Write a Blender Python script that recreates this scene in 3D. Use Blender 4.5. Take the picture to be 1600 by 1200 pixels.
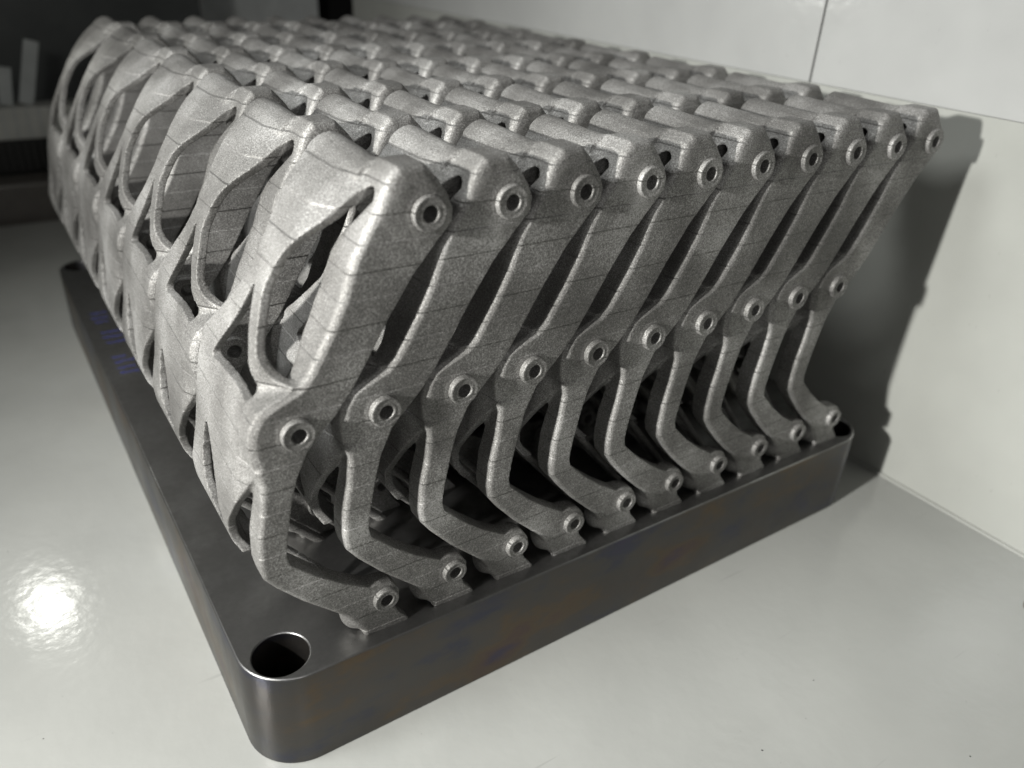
import bpy, bmesh, math, random
import numpy as np
from mathutils import Matrix, Vector

for o in list(bpy.data.objects):
    bpy.data.objects.remove(o)
scn = bpy.context.scene
C = scn.collection
MM = 0.001
random.seed(7)

# ------------------------------------------------------------------ camera
def vec(*a):
    return Vector(a) * MM

cam_d = bpy.data.cameras.new('camera')
cam = bpy.data.objects.new('camera', cam_d)
C.objects.link(cam)
yaw, pit, rol = 0.613, -0.505, 0.054
fw = Vector((math.cos(pit) * math.sin(yaw), math.cos(pit) * math.cos(yaw), math.sin(pit)))
rt = fw.cross(Vector((0, 0, 1))).normalized()
up = rt.cross(fw)
R = rt * math.cos(rol) + up * math.sin(rol)
U = up * math.cos(rol) - rt * math.sin(rol)
m = Matrix((R, U, -fw)).transposed().to_4x4()
m.translation = vec(-28.23, -143.12, 198.99)
cam.matrix_world = m
cam_d.sensor_width = 36.0
cam_d.lens = 1249.7 / 1600 * 36
cam_d.clip_start = 0.005
cam_d.clip_end = 20.0
cam_d.dof.use_dof = True
cam_d.dof.focus_distance = 0.215
cam_d.dof.aperture_fstop = 11.0
scn.camera = cam

# ------------------------------------------------------------------ world, lamps, exposure
w = bpy.data.worlds.new('World')
scn.world = w
w.use_nodes = True
w.node_tree.nodes['Background'].inputs[0].default_value = (0.84, 0.85, 0.86, 1)
w.node_tree.nodes['Background'].inputs[1].default_value = 0.008

def area(name, loc, target, size, power, color=(1, 1, 1), shape='DISK'):
    d = bpy.data.lights.new(name, 'AREA')
    d.shape = shape
    d.size = size * MM
    d.energy = power
    d.color = color
    o = bpy.data.objects.new(name, d)
    C.objects.link(o)
    o.location = vec(*loc)
    o.rotation_euler = (vec(*target) - vec(*loc)).to_track_quat('-Z', 'Y').to_euler()
    return o

cl = area('chamber_lamp', (-380, -50, 265), (90, 0, 90), 26, 1.8, (1.0, 0.99, 0.955))
cl.data.spread = math.radians(95)
area('fill_light', (-30, -220, 240), (60, 40, 80), 60, 0.15, (1.0, 0.99, 0.97))  # unseen fill, added to lift the bracket sides and the inner boss
ce = area('ceiling_lamp', (-260, 90, 470), (130, 40, 110), 150, 0.46, (0.98, 1.0, 0.99))
ce.data.spread = math.radians(80)
rl = bpy.data.lights.new('rear_lamp', 'POINT')
rl.energy = 0.19
rl.shadow_soft_size = 12 * MM
rl.color = (1.0, 1.0, 0.93)
rlo = bpy.data.objects.new('rear_lamp', rl)
C.objects.link(rlo)
rlo.location = vec(-50, 330, 190)
scn.view_settings.view_transform = 'Standard'
scn.view_settings.look = 'None'
scn.view_settings.gamma = 1.0
scn.view_settings.use_curve_mapping = False
scn.view_settings.exposure = 0.0

# ------------------------------------------------------------------ helpers
def tag(o, label=None, cat=None, group=None, kind=None):
    if label: o['label'] = label
    if cat: o['category'] = cat
    if group: o['group'] = group
    if kind: o['kind'] = kind
    return o

def link(name, mesh, mat=None, parent=None):
    o = bpy.data.objects.new(name, mesh)
    C.objects.link(o)
    if mat is not None and len(mesh.materials) == 0:
        mesh.materials.append(mat)
    if parent is not None:
        o.parent = parent
    return o

def empty(name, loc):
    o = bpy.data.objects.new(name, None)
    o.empty_display_size = 0.01
    C.objects.link(o)
    o.location = loc
    return o

def mesh_from(name, verts, faces, smooth=False):
    me = bpy.data.meshes.new(name)
    me.from_pydata([tuple(v) for v in verts], [], [tuple(f) for f in faces])
    me.validate()
    if smooth:
        me.polygons.foreach_set('use_smooth', [True] * len(me.polygons))
    me.update()
    return me

def bm_mesh(name, bm, smooth=False):
    me = bpy.data.meshes.new(name)
    bmesh.ops.recalc_face_normals(bm, faces=bm.faces)
    bm.to_mesh(me)
    bm.free()
    if smooth:
        me.polygons.foreach_set('use_smooth', [True] * len(me.polygons))
    return me

def box_mesh(name, x0, x1, y0, y1, z0, z1, bevel=0.0, seg=2):
    bm = bmesh.new()
    bmesh.ops.create_cube(bm, size=1)
    for v in bm.verts:
        v.co = Vector(((x0 + x1) / 2 + v.co.x * (x1 - x0), (y0 + y1) / 2 + v.co.y * (y1 - y0),
                       (z0 + z1) / 2 + v.co.z * (z1 - z0))) * MM
    if bevel:
        bmesh.ops.bevel(bm, geom=list(bm.edges), offset=bevel * MM, segments=seg, affect='EDGES', profile=0.5)
    return bm_mesh(name, bm)

# ------------------------------------------------------------------ materials
def new_mat(name):
    mt = bpy.data.materials.new(name)
    mt.use_nodes = True
    nt = mt.node_tree
    return mt, nt, nt.nodes['Principled BSDF']

def N(nt, t, **kw):
    n = nt.nodes.new(t)
    for k, v in kw.items():
        setattr(n, k, v)
    return n

def setin(n, **kw):
    for k, v in kw.items():
        n.inputs[k.replace('_', ' ')].default_value = v

def math_node(nt, op, a, b=None, c=None, clamp=False):
    n = N(nt, 'ShaderNodeMath', operation=op)
    n.use_clamp = clamp
    for i, v in enumerate((a, b, c)):
        if v is None: continue
        if isinstance(v, (int, float)): n.inputs[i].default_value = v
        else: nt.links.new(v, n.inputs[i])
    return n.outputs[0]

def noise(nt, vec_out, scale, detail=2.0, rough=0.5):
    n = N(nt, 'ShaderNodeTexNoise')
    n.inputs['Scale'].default_value = scale
    n.inputs['Detail'].default_value = detail
    n.inputs['Roughness'].default_value = rough
    nt.links.new(vec_out, n.inputs['Vector'])
    return n.outputs['Fac']

def ramp(nt, fac, stops):
    n = N(nt, 'ShaderNodeValToRGB')
    el = n.color_ramp.elements
    while len(el) < len(stops): el.new(0.5)
    for e, (p, c) in zip(el, stops):
        e.position = p
        e.color = c if len(c) == 4 else (*c, 1)
    nt.links.new(fac, n.inputs[0])
    return n.outputs[0]

def bump(nt, height, strength, dist, prev=None):
    n = N(nt, 'ShaderNodeBump')
    n.inputs['Strength'].default_value = strength
    n.inputs['Distance'].default_value = dist
    nt.links.new(height, n.inputs['Height'])
    if prev is not None: nt.links.new(prev, n.inputs['Normal'])
    return n.outputs[0]

PLATE_T = 32.74

# blasted, laser-sintered metal: coarse grain and the steps of the build layers
M_print, nt, bs = new_mat('sintered_metal')
geo = N(nt, 'ShaderNodeNewGeometry')
pos = geo.outputs['Position']
sep = N(nt, 'ShaderNodeSeparateXYZ')
nt.links.new(pos, sep.inputs[0])
wob = noise(nt, pos, 90.0, 1.0)
zmm = math_node(nt, 'MULTIPLY_ADD', sep.outputs['Z'], 1000.0, -PLATE_T - 103.4 + 240.0)
zmm = math_node(nt, 'MULTIPLY_ADD', wob, 0.10, zmm)
ph = math_node(nt, 'FLOORED_MODULO', zmm, 12.0)
# proud slab between 0 and 6.1 mm of each 12 mm
e1 = N(nt, 'ShaderNodeMapRange', interpolation_type='SMOOTHSTEP'); nt.links.new(ph, e1.inputs[0])
e1.inputs[1].default_value = 0.0; e1.inputs[2].default_value = 0.5
e2 = N(nt, 'ShaderNodeMapRange', interpolation_type='SMOOTHSTEP'); nt.links.new(ph, e2.inputs[0])
e2.inputs[1].default_value = 6.0; e2.inputs[2].default_value = 6.5
slab = math_node(nt, 'SUBTRACT', e1.outputs[0], e2.outputs[0])
g1 = noise(nt, pos, 3000.0, 2.0, 0.6)
g2 = noise(nt, pos, 1300.0, 2.0, 0.6)
grain = math_node(nt, 'MULTIPLY_ADD', g2, 0.6, g1)
wear = noise(nt, pos, 75.0, 2.0)
slab = math_node(nt, 'MULTIPLY', slab, math_node(nt, 'MULTIPLY_ADD', wear, 1.4, 0.25, clamp=False))
big = noise(nt, pos, 38.0, 3.0)
b2 = bump(nt, math_node(nt, 'MULTIPLY_ADD', grain, 0.24, slab), 1.0, 0.00036)
nt.links.new(b2, bs.inputs['Normal'])
colv = math_node(nt, 'MULTIPLY_ADD', g1, 0.55, math_node(nt, 'MULTIPLY', big, 0.45))
col = ramp(nt, colv, [(0.36, (0.085, 0.083, 0.079)), (0.5, (0.178, 0.174, 0.166)), (0.63, (0.39, 0.386, 0.375))])
nt.links.new(col, bs.inputs['Base Color'])
setin(bs, Metallic=0.65)
rr = ramp(nt, g2, [(0.35, (0.58, 0.58, 0.58)), (0.65, (0.74, 0.74, 0.74))])
nt.links.new(rr, bs.inputs['Roughness'])

# plate steel: ground top, smudged, heat tint on the sides
M_plate, nt, bs = new_mat('plate_steel')
geo = N(nt, 'ShaderNodeNewGeometry'); pos = geo.outputs['Position']
mp = N(nt, 'ShaderNodeMapping'); nt.links.new(pos, mp.inputs[0]); mp.inputs['Scale'].default_value = (1.3, 1.3, 2.4)
n1 = noise(nt, pos, 34.0, 6.0, 0.68)
n2 = noise(nt, mp.outputs[0], 17.0, 5.0, 0.6)
mp3 = N(nt, 'ShaderNodeMapping'); nt.links.new(pos, mp3.inputs[0]); mp3.inputs['Scale'].default_value = (120, 2400, 2400)
n3 = noise(nt, mp3.outputs[0], 1.0, 2.0)
base = ramp(nt, n1, [(0.3, (0.14, 0.138, 0.135)), (0.5, (0.24, 0.238, 0.233)), (0.7, (0.42, 0.42, 0.42))])
tint = ramp(nt, n2, [(0.28, (0.088, 0.068, 0.108)), (0.38, (0.068, 0.070, 0.092)), (0.46, (0.090, 0.086, 0.083)), (0.54, (0.096, 0.087, 0.079)),
                     (0.60, (0.118, 0.092, 0.066)), (0.66, (0.106, 0.078, 0.070)), (0.74, (0.072, 0.064, 0.096))])
sepn = N(nt, 'ShaderNodeSeparateXYZ'); nt.links.new(geo.outputs['True Normal'], sepn.inputs[0])
side = math_node(nt, 'SUBTRACT', 1.0, math_node(nt, 'ABSOLUTE', sepn.outputs['Z']), clamp=True)
mix = N(nt, 'ShaderNodeMix', data_type='RGBA')
nt.links.new(side, mix.inputs[0]); nt.links.new(base, mix.inputs[6]); nt.links.new(tint, mix.inputs[7])
nt.links.new(mix.outputs[2], bs.inputs['Base Color'])
setin(bs, Metallic=1.0)
rr = ramp(nt, n1, [(0.3, (0.46, 0.46, 0.46)), (0.7, (0.30, 0.30, 0.30))])
nt.links.new(rr, bs.inputs['Roughness'])
nt.links.new(bump(nt, n3, 0.25, 0.0001), bs.inputs['Normal'])

def enamel(name, color, rough, dark=0.0):
    mt, nt, bs = new_mat(name)
    geo = N(nt, 'ShaderNodeNewGeometry'); pos = geo.outputs['Position']
    n1 = noise(nt, pos, 260.0, 2.0, 0.5)
    n2 = noise(nt, pos, 9.0, 4.0, 0.6)
    c2 = tuple(v * 0.86 for v in color)
    col = ramp(nt, n2, [(0.35, c2), (0.65, color)])
    # fine scratches
    mp = N(nt, 'ShaderNodeMapping'); nt.links.new(pos, mp.inputs[0])
    mp.inputs['Rotation'].default_value = (0.3, 0.2, 0.6); mp.inputs['Scale'].default_value = (30, 620, 300)
    sc = noise(nt, mp.outputs[0], 1.0, 1.0)
    sc = ramp(nt, sc, [(0.74, (0, 0, 0)), (0.80, (1, 1, 1))])
    mx = N(nt, 'ShaderNodeMix', data_type='RGBA'); mx.inputs[7].default_value = (*[v * 0.55 for v in color], 1)
    nt.links.new(math_node(nt, 'MULTIPLY', sc, 0.25), mx.inputs[0]); nt.links.new(col, mx.inputs[6])
    nt.links.new(mx.outputs[2], bs.inputs['Base Color'])
    rr = ramp(nt, n2, [(0.3, (rough, rough, rough)), (0.7, (rough * 1.5,) * 3)])
    nt.links.new(rr, bs.inputs['Roughness'])
    nt.links.new(bump(nt, n1, 0.16, 0.0005), bs.inputs['Normal'])
    bs.inputs['Coat Weight'].default_value = 0.0
    return mt

M_floor = enamel('white_enamel_floor', (0.335, 0.34, 0.322), 0.12)
M_wall = enamel('white_enamel_wall', (0.36, 0.365, 0.356), 0.13)
M_wall2 = enamel('grey_enamel_wall', (0.33, 0.336, 0.312), 0.16)

def plain(name, color, rough=0.5, metallic=0.0, var=0.2, scale=60.0):
    mt, nt, bs = new_mat(name)
    geo = N(nt, 'ShaderNodeNewGeometry')
    n1 = noise(nt, geo.outputs['Position'], scale, 4.0, 0.6)
    nt.links.new(ramp(nt, n1, [(0.3, tuple(c * (1 - var) for c in color)), (0.7, color)]), bs.inputs['Base Color'])
    setin(bs, Roughness=rough, Metallic=metallic)
    return mt

M_dark = plain('dark_grey_panel', (0.085, 0.092, 0.092), 0.5)
M_black = plain('opening_shade_black', (0.008, 0.008, 0.008), 0.6)  # even black painted for the darkness inside openings
M_pale = plain('pale_panel', (0.82, 0.85, 0.84), 0.35)
M_rail = plain('brown_grey_rail', (0.12, 0.11, 0.10), 0.4)
M_brush = plain('grey_fin_block', (0.55, 0.55, 0.52), 0.6)
M_fin = plain('dark_bristle', (0.03, 0.03, 0.028), 0.6)
M_clear = plain('milky_plastic', (0.5, 0.52, 0.52), 0.3)
M_bolt = plain('bolt_steel', (0.35, 0.35, 0.36), 0.3, 1.0)
M_ink = plain('blue_marker_ink', (0.035, 0.04, 0.17), 0.5)

# ------------------------------------------------------------------ the setting
floor = tag(link('floor', box_mesh('floor', -900, 277, -700, 527, -8, 0), M_floor), kind='structure')
wall = tag(link('wall', box_mesh('wall', 277, 290, -700, 556, -8, 152.6), M_wall2), kind='structure')
sk = link('skirting_joint', box_mesh('skirting_joint', 275.6, 277.5, -700, 556, 0.004, 1.2, 0.3), M_wall2, wall)
link('wall_panel', box_mesh('wall_panel', 276.6, 290, -700, 83.5, 152.7, 600, 0.4), M_wall, wall)
link('wall_panel', box_mesh('wall_panel', 276.6, 290, 84.5, 556, 152.7, 600, 0.4), M_wall, wall)
link('wall_backing', box_mesh('wall_backing', 279.5, 291, -700, 556.5, 152.65, 600), M_wall2, wall)

# ------------------------------------------------------------------ build plate
def rounded_rect(x0, x1, y0, y1, r, n=14):
    p = []
    for cx, cy, a0 in ((x1 - r, y0 + r, -90), (x1 - r, y1 - r, 0), (x0 + r, y1 - r, 90), (x0 + r, y0 + r, 180)):
        for k in range(n + 1):
            a = math.radians(a0 + 90 * k / n)
            p.append((cx + r * math.cos(a), cy + r * math.sin(a)))
    return p

PW, PD, PR, HO, HR = 250.0, 338.9, 15.1, 10.34, 7.32
cu = bpy.data.curves.new('plate_curve', 'CURVE')
cu.dimensions = '2D'; cu.fill_mode = 'BOTH'
def add_spline(pts):
    s = cu.splines.new('POLY'); s.points.add(len(pts) - 1); s.use_cyclic_u = True
    for q_, (x, y) in zip(s.points, pts): q_.co = (x * MM, y * MM, 0, 1)
bv = 0.5
add_spline(rounded_rect(bv, PW - bv, bv, PD - bv, PR - bv))
for hx in (HO, PW - HO):
    for hy in (HO, PD - HO):
        add_spline([(hx + (HR + bv) * math.cos(a), hy + (HR + bv) * math.sin(a)) for a in np.linspace(0, 2 * math.pi, 49)[:-1]])
cu.extrude = (PLATE_T / 2 - bv) * MM
cu.bevel_depth = bv * MM
cu.bevel_resolution = 2
co = bpy.data.objects.new('tmp', cu); C.objects.link(co)
bpy.context.view_layer.update()
me = bpy.data.meshes.new_from_object(co.evaluated_get(bpy.context.evaluated_depsgraph_get()))
bpy.data.objects.remove(co)
me.transform(Matrix.Translation((0, 0, PLATE_T / 2 * MM + 0.00005)))
me.materials.clear()
plate = tag(link('build_plate', me, M_plate),
            'thick dark steel plate with rounded corners and corner holes under the brackets', 'plate')

# blue handwriting near the left edge
def stroke(pts, wdt, nm):
    bm = bmesh.new()
    L = []
    for i, (x, y) in enumerate(pts):
        a = pts[max(i - 1, 0)]; b = pts[min(i + 1, len(pts) - 1)]
        d = Vector((b[0] - a[0], b[1] - a[1])).normalized()
        n = Vector((-d.y, d.x)) * wdt / 2
        L.append([bm.verts.new(((x + s * n.x) * MM, (y + s * n.y) * MM, (PLATE_T + 0.07) * MM)) for s in (-1, 1)])
    for a, b in zip(L, L[1:]): bm.faces.new((a[0], a[1], b[1], b[0]))
    return bm_mesh(nm, bm)
rnd = random.Random(3)
for y0 in (258, 252, 247, 234, 228, 222, 206, 201, 195, 190):
    p = []
    x = 3.6 + rnd.random() * 2
    n = rnd.randint(5, 8)
    for k in range(n * 3):
        p.append((x + k * 0.42, y0 + 1.3 * math.sin(k * 1.7 + rnd.random()) + rnd.uniform(-.5, .5)))
    link('handwriting_mark', stroke(p, 0.6, 'handwriting_mark'), M_ink, plate)

# ------------------------------------------------------------------ bracket geometry (distance field -> mesh)
def chaikin(P, n=2):
    P = [np.array(p, float) for p in P]
    for _ in range(n):
        Q = []
        for a, b in zip(P, P[1:] + P[:1]):
            Q += [a * .75 + b * .25, a * .25 + b * .75]
        P = Q
    return np.array(P)

def sdpoly(P, A, B):
    P = np.asarray(P, float)
    d = np.full(A.shape, 1e9); s = np.ones(A.shape)
    n = len(P)
    for i in range(n):
        vi, vj = P[i], P[i - 1]
        e = vj - vi
        wx, wy = A - vi[0], B - vi[1]
        t = np.clip((wx * e[0] + wy * e[1]) / (e @ e), 0, 1)
        bx, by = wx - e[0] * t, wy - e[1] * t
        d = np.minimum(d, bx * bx + by * by)
        c1 = B >= vi[1]; c2 = B < vj[1]; c3 = e[0] * wy > e[1] * wx
        flip = (c1 & c2 & c3) | (~c1 & ~c2 & ~c3)
        s = np.where(flip, -s, s)
    return s * np.sqrt(d)

def rint(a, b, r):
    """rounded intersection"""
    u, v = a + r, b + r
    return np.minimum(np.maximum(u, v), 0) + np.sqrt(np.maximum(u, 0) ** 2 + np.maximum(v, 0) ** 2) - r

def smin(a, b, k):
    h = np.maximum(k - np.abs(a - b), 0) / k
    return np.minimum(a, b) - h * h * k * .25

def smax(a, b, k):
    return -smin(-a, -b, k)

FZ = [0, 2, 10, 20, 27, 31, 35, 42.4, 50.8, 57.7, 62, 65, 69.2, 72.5, 75.6, 77.3, 79.3, 82, 90.7, 98, 106, 113, 117.5, 122, 126.5]
FX = [32, 31.5, 26.3, 16.2, 10.2, 7.4, 6.8, 7.2, 8.8, 9.4, 8.7, 8.1, 8.0, 8.8, 10.7, 14.3, 19.4, 22.0, 27.2, 30.7, 33.4, 37.3, 42.0, 46, 49]
GZ = [0, 2, 10, 20, 27, 31, 33.5, 40.5, 48, 57.5, 63, 70, 75.4, 80, 90, 98.7, 106, 112, 118, 122, 125, 126.5]
GX = [32, 31.5, 26, 16, 10.2, 6.4, 4.6, 4.0, 5.0, 6.6, 7.4, 8.8, 10.5, 11.8, 14.6, 17.8, 22, 26.6, 33, 38.5, 43.5, 47]
AZ = [0, 60, 70, 78, 83, 88, 106, 112, 120, 128]
BA = [2, 2, 2, 2, -6, -14, -14, -5, 0, 0]
BB = [10, 10, 14, 13, 12, 9, 10, 15, 19, 19]

H = 0.34
xs = np.arange(1.0, 60.5, H).astype(np.float32); ys = np.arange(-2.0, 49.0, H).astype(np.float32); zs = np.arange(-1.0, 128.0, H).astype(np.float32)
Xz, Zx = np.meshgrid(xs, zs, indexing='ij')
Yz, Zy = np.meshgrid(ys, zs, indexing='ij')
X3 = xs[:, None, None]; Y3 = ys[None, :, None]; Z3 = zs[None, None, :]

# side profile of the arm / leg / foot (x, z)
SIDE = [(x, z) for x, z in zip(FX, FZ) if 2 <= z <= 113] + \
       [(40.5, 116.8), (43.0, 120.6), (45.6, 123.6), (48.8, 123.0), (52.4, 120.8), (56.0, 117.8), (57.5, 115.0), (57.3, 112.2), (55.0, 109.6),
        (51.0, 105.0), (47.6, 101.1), (41.3, 91.7), (36.8, 84.1), (32.6, 77.3), (28.6, 72.0), (24.0, 67.2), (20.6, 63.6), (17.5, 57),
        (15.8, 50.4), (14.1, 42), (13.3, 36.2), (13.9, 33.2), (20, 27), (26.8, 21.3), (33.8, 16.7), (37.0, 16.4), (40.4, 15.2),
        (42.2, 12.2), (42.0, 9.4), (40.9, 6.6), (41.6, 4.4), (44.6, 0.6), (44.8, -0.8), (32.0, -0.8), (31.6, 0.6)]
SIDE = np.array(SIDE, float)
dS = sdpoly(SIDE, Xz, Zx)
frac = (Xz - np.interp(Zx, FZ, FX)) / 9.0
rad = 2.1 - 1.85 * np.clip((frac - 0.15) / 0.4, 0, 1)
rad = np.where(Zx < 62, np.minimum(rad, 1.3), rad)
rad = np.where(Zx < 30, np.minimum(rad, 1.2 + 0.6 * np.clip((Zx - 20) / 10, 0, 1)), rad)
ya = np.interp(zs, [0, 10, 28, 34, 44, 57, 63, 76, 80, 83, 88, 94, 100, 105, 109, 113, 118, 128],
               [3.4, 4.6, 6.8, 7.4, 7.4, 6.4, 7.5, 8.6, 8.0, 9.0, 11.3, 12.2, 11.8, 11.2, 10.3, 7.0, 4.8, 4.8])
arm = rint(dS[:, None, :], -Y3 + 0 * X3, rad[:, None, :])
arm = rint(arm, Y3 - ya[None, None, :] + 0 * X3, 0.5)
# angle section: open behind the wide front of the arm
Fz3 = np.interp(zs, FZ, FX)[None, None, :]
arm = np.maximum(arm, -np.maximum(np.maximum(3.6 - Y3, (Fz3 + 4.2 - X3) * 0.85), np.maximum(80.5 - Z3, Z3 - 107)))

# knuckle head on top
HEAD = [(38.8, 114.5), (40.8, 119.2), (42.6, 122.8), (44.8, 125.0), (51.0, 125.1), (54.2, 121.8), (56.8, 118.2), (57.6, 115.4), (57.2, 111.8),
        (54.5, 108.6), (49, 107.2), (43.5, 110)]
dH = sdpoly(HEAD, Xz, Zx)[:, None, :]
head = rint(dH + 0.45 * np.maximum(Y3 - 9.5, 0), -Y3 + 0 * X3 + 0 * Z3, 2.0)
head = rint(head, Y3 - 16.5 + 0 * head, 0.8)
# bar along the top
BAR = [(38.6, 121.6), (41.2, 124.0), (43.8, 125.3), (46.6, 124.8), (48.2, 122.6), (48.0, 118.6), (44, 117.4), (40, 118.6)]
tr = sdpoly(chaikin(BAR, 1), Xz, Zx)[:, None, :] + 0.03 * (36.6 - Y3)
tin = tr + 1.6
bar = rint(tr, np.maximum(10.5 - Y3, Y3 - 36.6) + 0 * tr, 0.35)
bar = np.maximum(bar, -np.maximum(tin, 16 - Y3))

LEDGE = [(45.0, 120.6), (50.0, 121.2), (50.2, 118.6), (45.0, 117.6)]
ledge = rint(sdpoly(LEDGE, Xz, Zx)[:, None, :], np.maximum(10.5 - Y3, Y3 - 36.2) + 0 * X3, 0.4)
bar = np.minimum(bar, ledge)

# curved front skin
ba = np.interp(Zy, AZ, BA); bb = np.interp(Zy, AZ, BB)
sb = np.clip((Yz - ba) / (bb - ba), 0, 1); sb = sb * sb * (3 - 2 * sb)
S = np.interp(Zy, FZ, FX) * (1 - sb) + np.interp(Zy, GZ, GX) * sb
def sm(A, n):
    for _ in range(n):
        B = np.pad(A, ((0, 0), (1, 1)), mode='edge'); A = (B[:, :-2] + 2 * B[:, 1:-1] + B[:, 2:]) / 4
    return A
S = sm(S, 16)
# the shield leans back a little towards its far end
lean = np.clip((Yz - 16) / 31, 0, 1) * 0.9 * np.clip((Zy - 40) / 10, 0, 1) * np.clip((86 - Zy) / 10, 0, 1)
S = S + lean
gy, gz = np.gradient(S, H)
G = np.sqrt(1 + gy ** 2 + gz ** 2)
TH = 2.2
u = (X3 - S[None]) / G[None]
OUT = chaikin([(1.2, 27.5), (1.2, 118), (6, 122.4), (14, 123.2), (24, 123.8), (36.6, 124.4), (36.6, 123.6), (35.2, 121.5), (30.9, 116), (25.6, 111), (23.1, 106),
               (22.6, 100), (24.5, 96.5), (29.6, 91), (39, 83), (45.8, 78.4), (46.5, 76.5), (46.4, 66), (46.4, 57), (46.4, 40), (46.4, 27.5)], 2)
SLOT = chaikin([(3.4, 119.4), (5.6, 120.7), (7.6, 119.9), (8.2, 116.9), (8.2, 113.4), (9.6, 110.4), (11.2, 106.4), (12.2, 101), (11.6, 97), (9.3, 91), (8.0, 86.5),
                (6.6, 81.6), (4, 80.0), (-4, 80.0), (-4, 119.2)], 2)
SLOTH = chaikin([(3.4, 119.0), (5.6, 120.3), (7.8, 119.4), (8.4, 116.5), (9.4, 112), (10.4, 105), (8.0, 105), (5.4, 112), (3.4, 116)], 2)
TRI = chaikin([(17.3, 99.4), (16.2, 95), (14.0, 89), (10.8, 82.4), (6.6, 75.4), (8.6, 74.9), (16.0, 76.3), (22.5, 75.8), (30, 75.2), (34.4, 74.4), (35.6, 75.4), (34.4, 77.2), (23.2, 88.2), (19.6, 94.4)], 1)
OVAL = chaikin([(-4, 59.8), (3.0, 60.0), (7.6, 51.2), (11.6, 45), (15.2, 39.5), (16.2, 36), (14.6, 32.8), (11, 31), (6, 30.4), (-4, 30.4)], 2)
SLIV = chaikin([(36.4, 58), (38.4, 49), (35.2, 42), (29, 36.6), (23.5, 34.6), (19.5, 36.6), (24.5, 45), (31, 53)], 1)
dM = sdpoly(OUT, Yz, Zy)
dslot = sdpoly(SLOTH, Yz, Zy)
for Q in (sdpoly(SLOT, Yz, Zy), sdpoly(TRI, Yz, Zy), sdpoly(OVAL, Yz, Zy), sdpoly(SLIV, Yz, Zy)):
    dM = np.maximum(dM, -Q)
skin = rint(np.abs(u - TH / 2) - TH / 2, dM[None] + 0 * X3, 0.15)
# stiffening lip behind the slot and panel edge
head = np.maximum(head, -np.maximum(dslot[None], u - 6.5))
bar = np.maximum(bar, -np.maximum(np.maximum(dslot[None], u - 6.5), Z3 - 119.2))

# toe under the far end of the skirt
def rod(a, b, r):
    a = np.array(a, float); b = np.array(b, float); e = b - a
    t = np.clip(((X3 - a[0]) * e[0] + (Y3 - a[1]) * e[1] + (Z3 - a[2]) * e[2]) / (e @ e), 0, 1)
    return np.sqrt((X3 - a[0] - e[0] * t) ** 2 + (Y3 - a[1] - e[1] * t) ** 2 + (Z3 - a[2] - e[2] * t) ** 2) - r
toe = np.minimum(rod((8.5, 44.2, 30), (37, 44.2, -0.8), 1.5), rod((8.5, 29, 30), (35, 24, -0.8), 1.1))
toe = np.minimum(toe, rod((8.5, 17, 30), (35, 22, -0.8), 1.1))
lip = np.maximum(np.maximum(np.abs(X3 - 38.4) - 7.0, np.abs(Y3 - 1.5) - 2.1), np.maximum(-Z3 - .8, Z3 - 0.3))
# swelling under the foot
blob = np.sqrt(((X3 - 31.5) / 4.6) ** 2 + ((Y3 - 5.0) / 4.4) ** 2 + ((Z3 - 6.0) / 5.6) ** 2)
blob = (blob - 1) * 4.4
D = smin(arm, skin, 0.9)
D = smin(D, smin(head, bar, 1.6), 1.0)
D = smin(D, toe, 1.0)
D = smin(D, np.maximum(np.maximum(blob, -Z3 - .8), 0.3 - Y3), 1.5)
BOSS = [(51.23, 114.8, 4.1, 1.85), (18.52, 69.2, 3.95, 1.8), (37.85, 11.3, 3.55, 1.75)]
for bx, bz, ro, ri in BOSS:
    cyl = np.sqrt((X3 - bx) ** 2 + (Z3 - bz) ** 2)
    D = smin(D, np.maximum(cyl - ro - 0.3, np.maximum(-Y3, Y3 - 6.5)), 0.8)
    D = np.maximum(D, -np.maximum(cyl - ri, Y3 - 12))

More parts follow.
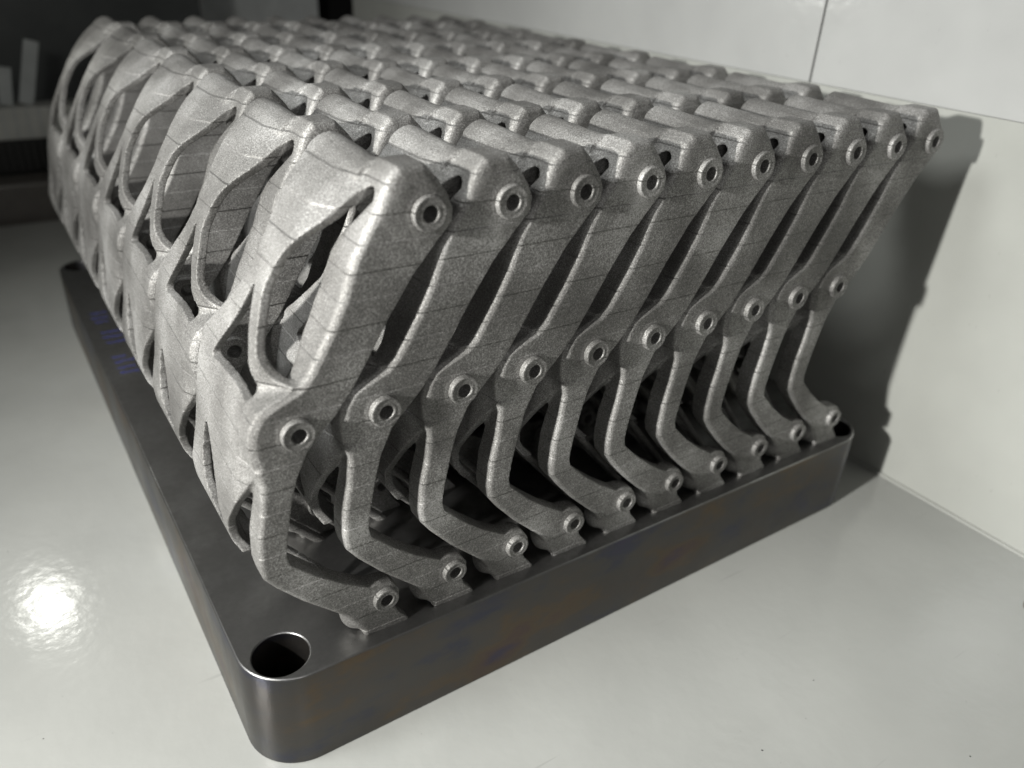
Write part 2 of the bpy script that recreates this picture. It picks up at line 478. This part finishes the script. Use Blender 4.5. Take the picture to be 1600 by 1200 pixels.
def surface_nets(D, o, h):
    I = D < 0
    nx, ny, nz = D.shape
    c = np.zeros((nx - 1, ny - 1, nz - 1), np.uint8)
    for i in (0, 1):
        for j in (0, 1):
            for k in (0, 1):
                c += I[i:nx - 1 + i, j:ny - 1 + j, k:nz - 1 + k]
    act = np.argwhere((c > 0) & (c < 8))
    idx = np.full(c.shape, -1, np.int64)
    idx[act[:, 0], act[:, 1], act[:, 2]] = np.arange(len(act))
    acc = np.zeros((len(act), 3)); cnt = np.zeros(len(act))
    cor = [(i, j, k) for i in (0, 1) for j in (0, 1) for k in (0, 1)]
    val = {q: D[act[:, 0] + q[0], act[:, 1] + q[1], act[:, 2] + q[2]] for q in cor}
    for a in cor:
        for ax in range(3):
            if a[ax] == 0:
                b = list(a); b[ax] = 1; b = tuple(b)
                va, vb = val[a], val[b]
                msk = (va < 0) != (vb < 0)
                t = np.where(msk, va / np.where(msk, va - vb, 1), 0)
                p = np.array(a, float)[None] + t[:, None] * (np.array(b) - np.array(a))[None]
                acc += np.where(msk[:, None], p, 0); cnt += msk
    V = (act + acc / cnt[:, None]) * h + np.array(o)[None]
    F = []
    for ax in range(3):
        sl0 = [slice(None)] * 3; sl1 = [slice(None)] * 3
        sl0[ax] = slice(0, -1); sl1[ax] = slice(1, None)
        A, B = I[tuple(sl0)], I[tuple(sl1)]
        e = np.argwhere(A != B)
        b, d = [(1, 2), (2, 0), (0, 1)][ax]
        e = e[(e[:, b] > 0) & (e[:, d] > 0) & (e[:, b] < D.shape[b] - 1) & (e[:, d] < D.shape[d] - 1)]
        ins = A[e[:, 0], e[:, 1], e[:, 2]]
        def g(db, dd):
            q = e.copy(); q[:, b] -= db; q[:, d] -= dd
            return idx[q[:, 0], q[:, 1], q[:, 2]]
        quad = np.stack([g(1, 1), g(0, 1), g(0, 0), g(1, 0)], 1)
        quad[~ins] = quad[~ins][:, ::-1]
        F.append(quad)
    return V, np.concatenate(F)

V, F = surface_nets(D, (xs[0], ys[0], zs[0]), H)
P = V[F]
fn = np.cross(P[:, 2] - P[:, 0], P[:, 3] - P[:, 1])
VN = np.zeros_like(V)
for k in range(4): np.add.at(VN, F[:, k], fn)
# one light relaxation of the surface and smoother normals
nb = np.zeros_like(V); nc = np.zeros(len(V))
for k in range(4):
    a, b = F[:, k], F[:, (k + 1) % 4]
    np.add.at(nb, a, V[b]); np.add.at(nc, a, 1); np.add.at(nb, b, V[a]); np.add.at(nc, b, 1)
V = V + 0.06 * (nb / nc[:, None] - V)
P = V[F]
fn = np.cross(P[:, 2] - P[:, 0], P[:, 3] - P[:, 1])
VN = np.zeros_like(V)
for k in range(4): np.add.at(VN, F[:, k], fn)
nf = len(F)
fa = fn / (np.linalg.norm(fn, axis=1)[:, None] + 1e-12)
flat_v = F.ravel(); order = np.argsort(flat_v, kind='stable')
sv = flat_v[order]; sf = (order // 4)
start = np.searchsorted(sv, np.arange(len(V))); count = np.bincount(flat_v, minlength=len(V))
CN = np.zeros((nf, 4, 3), np.float32)
for c in range(4):
    v = F[:, c]
    acc = np.zeros((nf, 3))
    for k in range(8):
        ok = k < count[v]
        j = sf[np.minimum(start[v] + k, len(sf) - 1)]
        wgt = ok & ((fa[j] * fa).sum(1) > 0.80)
        acc += np.where(wgt[:, None], fn[j], 0)
    CN[:, c] = acc / (np.linalg.norm(acc, axis=1)[:, None] + 1e-12)

cen = P.mean(1)
cx, cy, cz = cen.T
part = np.full(len(F), 'panel', dtype=object)
part[(cz > 77) & (cz <= 98.5) & (cy > 10.5)] = 'strut'
part[(cz > 57) & (cz <= 77)] = 'shield'
part[cz <= 57] = 'skirt'
part[(cz <= 57) & (cy <= 8) & ((cx > np.interp(cz, FZ, FX) - 0.6) | (cy < 4))] = 'leg'
part[(cz <= 26) & (cy <= 12)] = 'foot'
part[(cz <= 26) & (cy > 12)] = 'support_rod'
part[(cz > 77) & (cy <= 13) & (cx > np.interp(cz, FZ, FX) - 3.5)] = 'arm'
part[(cz > 77) & (cz <= 98.5) & (part == 'panel')] = 'strut'
part[(cz > 108) & (cy <= 20) & ((cz > 118.5) | (cy < 8) | (cx > 44))] = 'knuckle'
part[(cz > 114.5) & (cy > 20) & (cx > 41.5)] = 'top_bar'
PART = {}
for nm in ['knuckle', 'top_bar', 'arm', 'panel', 'strut', 'shield', 'skirt', 'leg', 'foot', 'support_rod']:
    f = F[part == nm]
    if len(f) == 0: continue
    uid, inv = np.unique(f, return_inverse=True)
    inv = inv.reshape(-1, 4)
    me = bpy.data.meshes.new(nm)
    me.vertices.add(len(uid)); me.vertices.foreach_set('co', (V[uid] * MM).ravel())
    me.loops.add(len(inv) * 4); me.loops.foreach_set('vertex_index', inv.ravel().astype(np.int32))
    me.polygons.add(len(inv)); me.polygons.foreach_set('loop_start', np.arange(0, len(inv) * 4, 4, dtype=np.int32))
    me.polygons.foreach_set('use_smooth', np.ones(len(inv), bool))
    me.update()
    me.normals_split_custom_set(CN[part == nm].reshape(-1, 3).tolist())
    me.materials.append(M_print)
    PART[nm] = me
print('bracket tris', len(F) * 2)

def boss_mesh(ro, ri, deep):
    prof = [(ro + 0.05, 0.6), (ro, -1.35), (ro - 0.1, -1.62), (ro - 0.4, -1.74), (ro - 0.75, -1.6), (ri + 0.65, -1.56), (ri + 0.3, -1.66), (ri + 0.05, -1.5), (ri, -1.2), (ri, deep)]
    n = 40
    v = []; f = []
    for k in range(n):
        a = 2 * math.pi * k / n
        for r_, y_ in prof: v.append((r_ * math.cos(a) * MM, y_ * MM, r_ * math.sin(a) * MM))
    L = len(prof)
    for k in range(n):
        for i in range(L - 1):
            a, b = k * L + i, ((k + 1) % n) * L + i
            f.append((a, a + 1, b + 1, b))
    me = mesh_from('boss', v, f, True)
    bm = bmesh.new(); bm.from_mesh(me); bmesh.ops.recalc_face_normals(bm, faces=bm.faces); bm.to_mesh(me); bm.free()
    me.materials.append(M_print)
    return me
BM = [boss_mesh(ro, ri, 6.0) for _, _, ro, ri in BOSS]

# ------------------------------------------------------------------ the brackets: ten rows of seven
ORD = ['first', 'second', 'third', 'fourth', 'fifth', 'sixth', 'seventh', 'eighth', 'ninth', 'tenth']
PX, PY, Y0 = 21.044, 46.7, 4.5
for i in range(10):
    for j in range(7):
        t = empty('printed_bracket', vec(i * PX, Y0 + j * PY, PLATE_T + 0.05))
        if i == 0 and j == 0:
            lab = 'sintered metal bracket at the near corner, nearest to the camera of all'
        elif i == 0:
            lab = 'sintered metal bracket in the left front row, %s counted back from the near corner' % ORD[j]
        elif j == 0:
            lab = 'sintered metal bracket on the open right side, %s counted from the near corner' % ORD[i]
        else:
            lab = 'metal bracket in the %s row from the left face, %s from the open right side' % (ORD[i], ORD[j])
        tag(t, lab, 'bracket', 'brackets printed in rows on the plate')
        for nm, me in PART.items():
            link(nm, me, None, t)
        for (bx, bz, ro, ri), me in zip(BOSS, BM):
            o = link('boss', me, None, t)
            o.location = vec(bx, 0, bz)

# ------------------------------------------------------------------ background behind, out of focus
bw = tag(link('rear_wall', box_mesh('rear_wall', 170, 302, 700, 712, -8, 600), M_pale), kind='structure')
dw = tag(link('side_wall', box_mesh('side_wall', -900, 172, 640, 652, -8, 600), M_dark), kind='structure')
dw = tag(link('gap_shade_sheet', box_mesh('gap_shade_sheet', 296, 420, 722, 734, -8, 600), M_black), kind='structure')  # shade of the gap past the rear wall, painted as a black sheet
lg = tag(link('ledge', box_mesh('ledge', -900, 300, 529, 640, -40, -14), M_dark), kind='structure')
rail = tag(link('guide_rail', box_mesh('guide_rail', -900, 150, 536, 566, -14, 27, 2.0), M_rail),
           'blurred brown-grey rail behind the floor at the far left', 'rail')
rc = tag(empty('brush_holder', vec(-60, 560, 27.2)), 'blurred grey block with a row of dark bristles on the rail, far left', 'brush')
link('block', box_mesh('block', -140, 190, 8, 34, 24, 47, 1.5), M_brush, rc)
link('block_base', box_mesh('block_base', -140, 190, 14, 30, 0.1, 24), M_fin, rc)
bmh = box_mesh('bristle', -1.1, 1.1, 9, 13, 0.3, 24.5)
for k in range(60):
    o = link('bristle', bmh, M_fin, rc); o.location = vec(-130 + k * 5.2, rnd.uniform(-.6, .6), 0)
gm = box_mesh('rib', -0.5, 0.5, 7.2, 8.2, 25, 46)
for k in range(40):
    o = link('rib', gm, M_clear, rc); o.location = vec(-130 + k * 8.0, 0, 0)
for nm, x, lean, h, wd, lab in (('plastic_strip', 20, 16, 46, 10, 'tallest blurred milky plastic strip leaning right above the brush block, far left'),
                                ('plastic_strip', 7, 9, 27, 9, 'shorter blurred milky plastic strip in the middle above the brush block, far left'),
                                ('plastic_strip', -7, -12, 33, 9, 'blurred milky plastic strip leaning left at the picture edge above the brush block')):
    o = link(nm, box_mesh(nm, -wd / 2, wd / 2, -0.8, 0.8, 0, h, 0.4), M_clear)
    o.location = vec(x, 580, 74.5)
    o.rotation_euler = (0, math.radians(lean), 0)
    tag(o, lab, 'plastic strip', 'plastic strips at the far left')

# bolt at the right edge of the floor
bl = tag(empty('floor_bolt', vec(253.0, -79.2, 0.05)), 'steel bolt head with a washer at the right edge of the floor', 'bolt')
bm = bmesh.new(); bmesh.ops.create_cone(bm, cap_ends=True, segments=40, radius1=7 * MM, radius2=6.6 * MM, depth=1.2 * MM)
o = link('washer', bm_mesh('washer', bm), M_rail, bl); o.location = vec(0, 0, 0.6)
bm = bmesh.new(); bmesh.ops.create_cone(bm, cap_ends=True, segments=32, radius1=4 * MM, radius2=3.6 * MM, depth=2.4 * MM)
o = link('bolt_head', bm_mesh('bolt_head', bm), M_bolt, bl); o.location = vec(0, 0, 2.42)
bm = bmesh.new(); bmesh.ops.create_cone(bm, cap_ends=True, segments=6, radius1=2 * MM, radius2=2 * MM, depth=0.4 * MM)
o = link('socket_shade', bm_mesh('socket_shade', bm), M_black, bl); o.location = vec(0, 0, 3.5)  # proud black hexagon, painted as the shade inside the socket

# loose powder and swarf on floor and plate
bm = bmesh.new()
rq = random.Random(11)
def speck(x, y, z, r):
    vs = [bm.verts.new(((x + r * rq.uniform(.5, 1.2) * math.cos(a)) * MM, (y + r * rq.uniform(.5, 1.2) * math.sin(a)) * MM, z * MM)) for a in (0, 1.3, 2.5, 3.8, 5.0)]
    t = bm.verts.new((x * MM, y * MM, (z + r * 0.8) * MM))
    for a, b in zip(vs, vs[1:] + vs[:1]): bm.faces.new((a, b, t))
    bm.faces.new(vs[::-1])
for _ in range(160):
    if rq.random() < 0.45: speck(rq.uniform(-60, 270), rq.uniform(-130, -1), 0.02, rq.choice((.1, .13, .16, .3)))
    else: speck(rq.uniform(-150, -1), rq.uniform(-100, 420), 0.02, rq.choice((.12, .16, .22)))
for _ in range(500):
    if rq.random() < 0.5: speck(rq.uniform(18, 240), rq.uniform(0.8, 14), PLATE_T + 0.06, rq.choice((.08, .1, .14)))
    else: speck(rq.uniform(0.8, 30), rq.uniform(18, 320), PLATE_T + 0.06, rq.choice((.08, .1, .14)))
tag(link('metal_dust', bm_mesh('metal_dust', bm), M_fin), 'loose grains of metal powder on floor and plate', 'powder', kind='stuff')
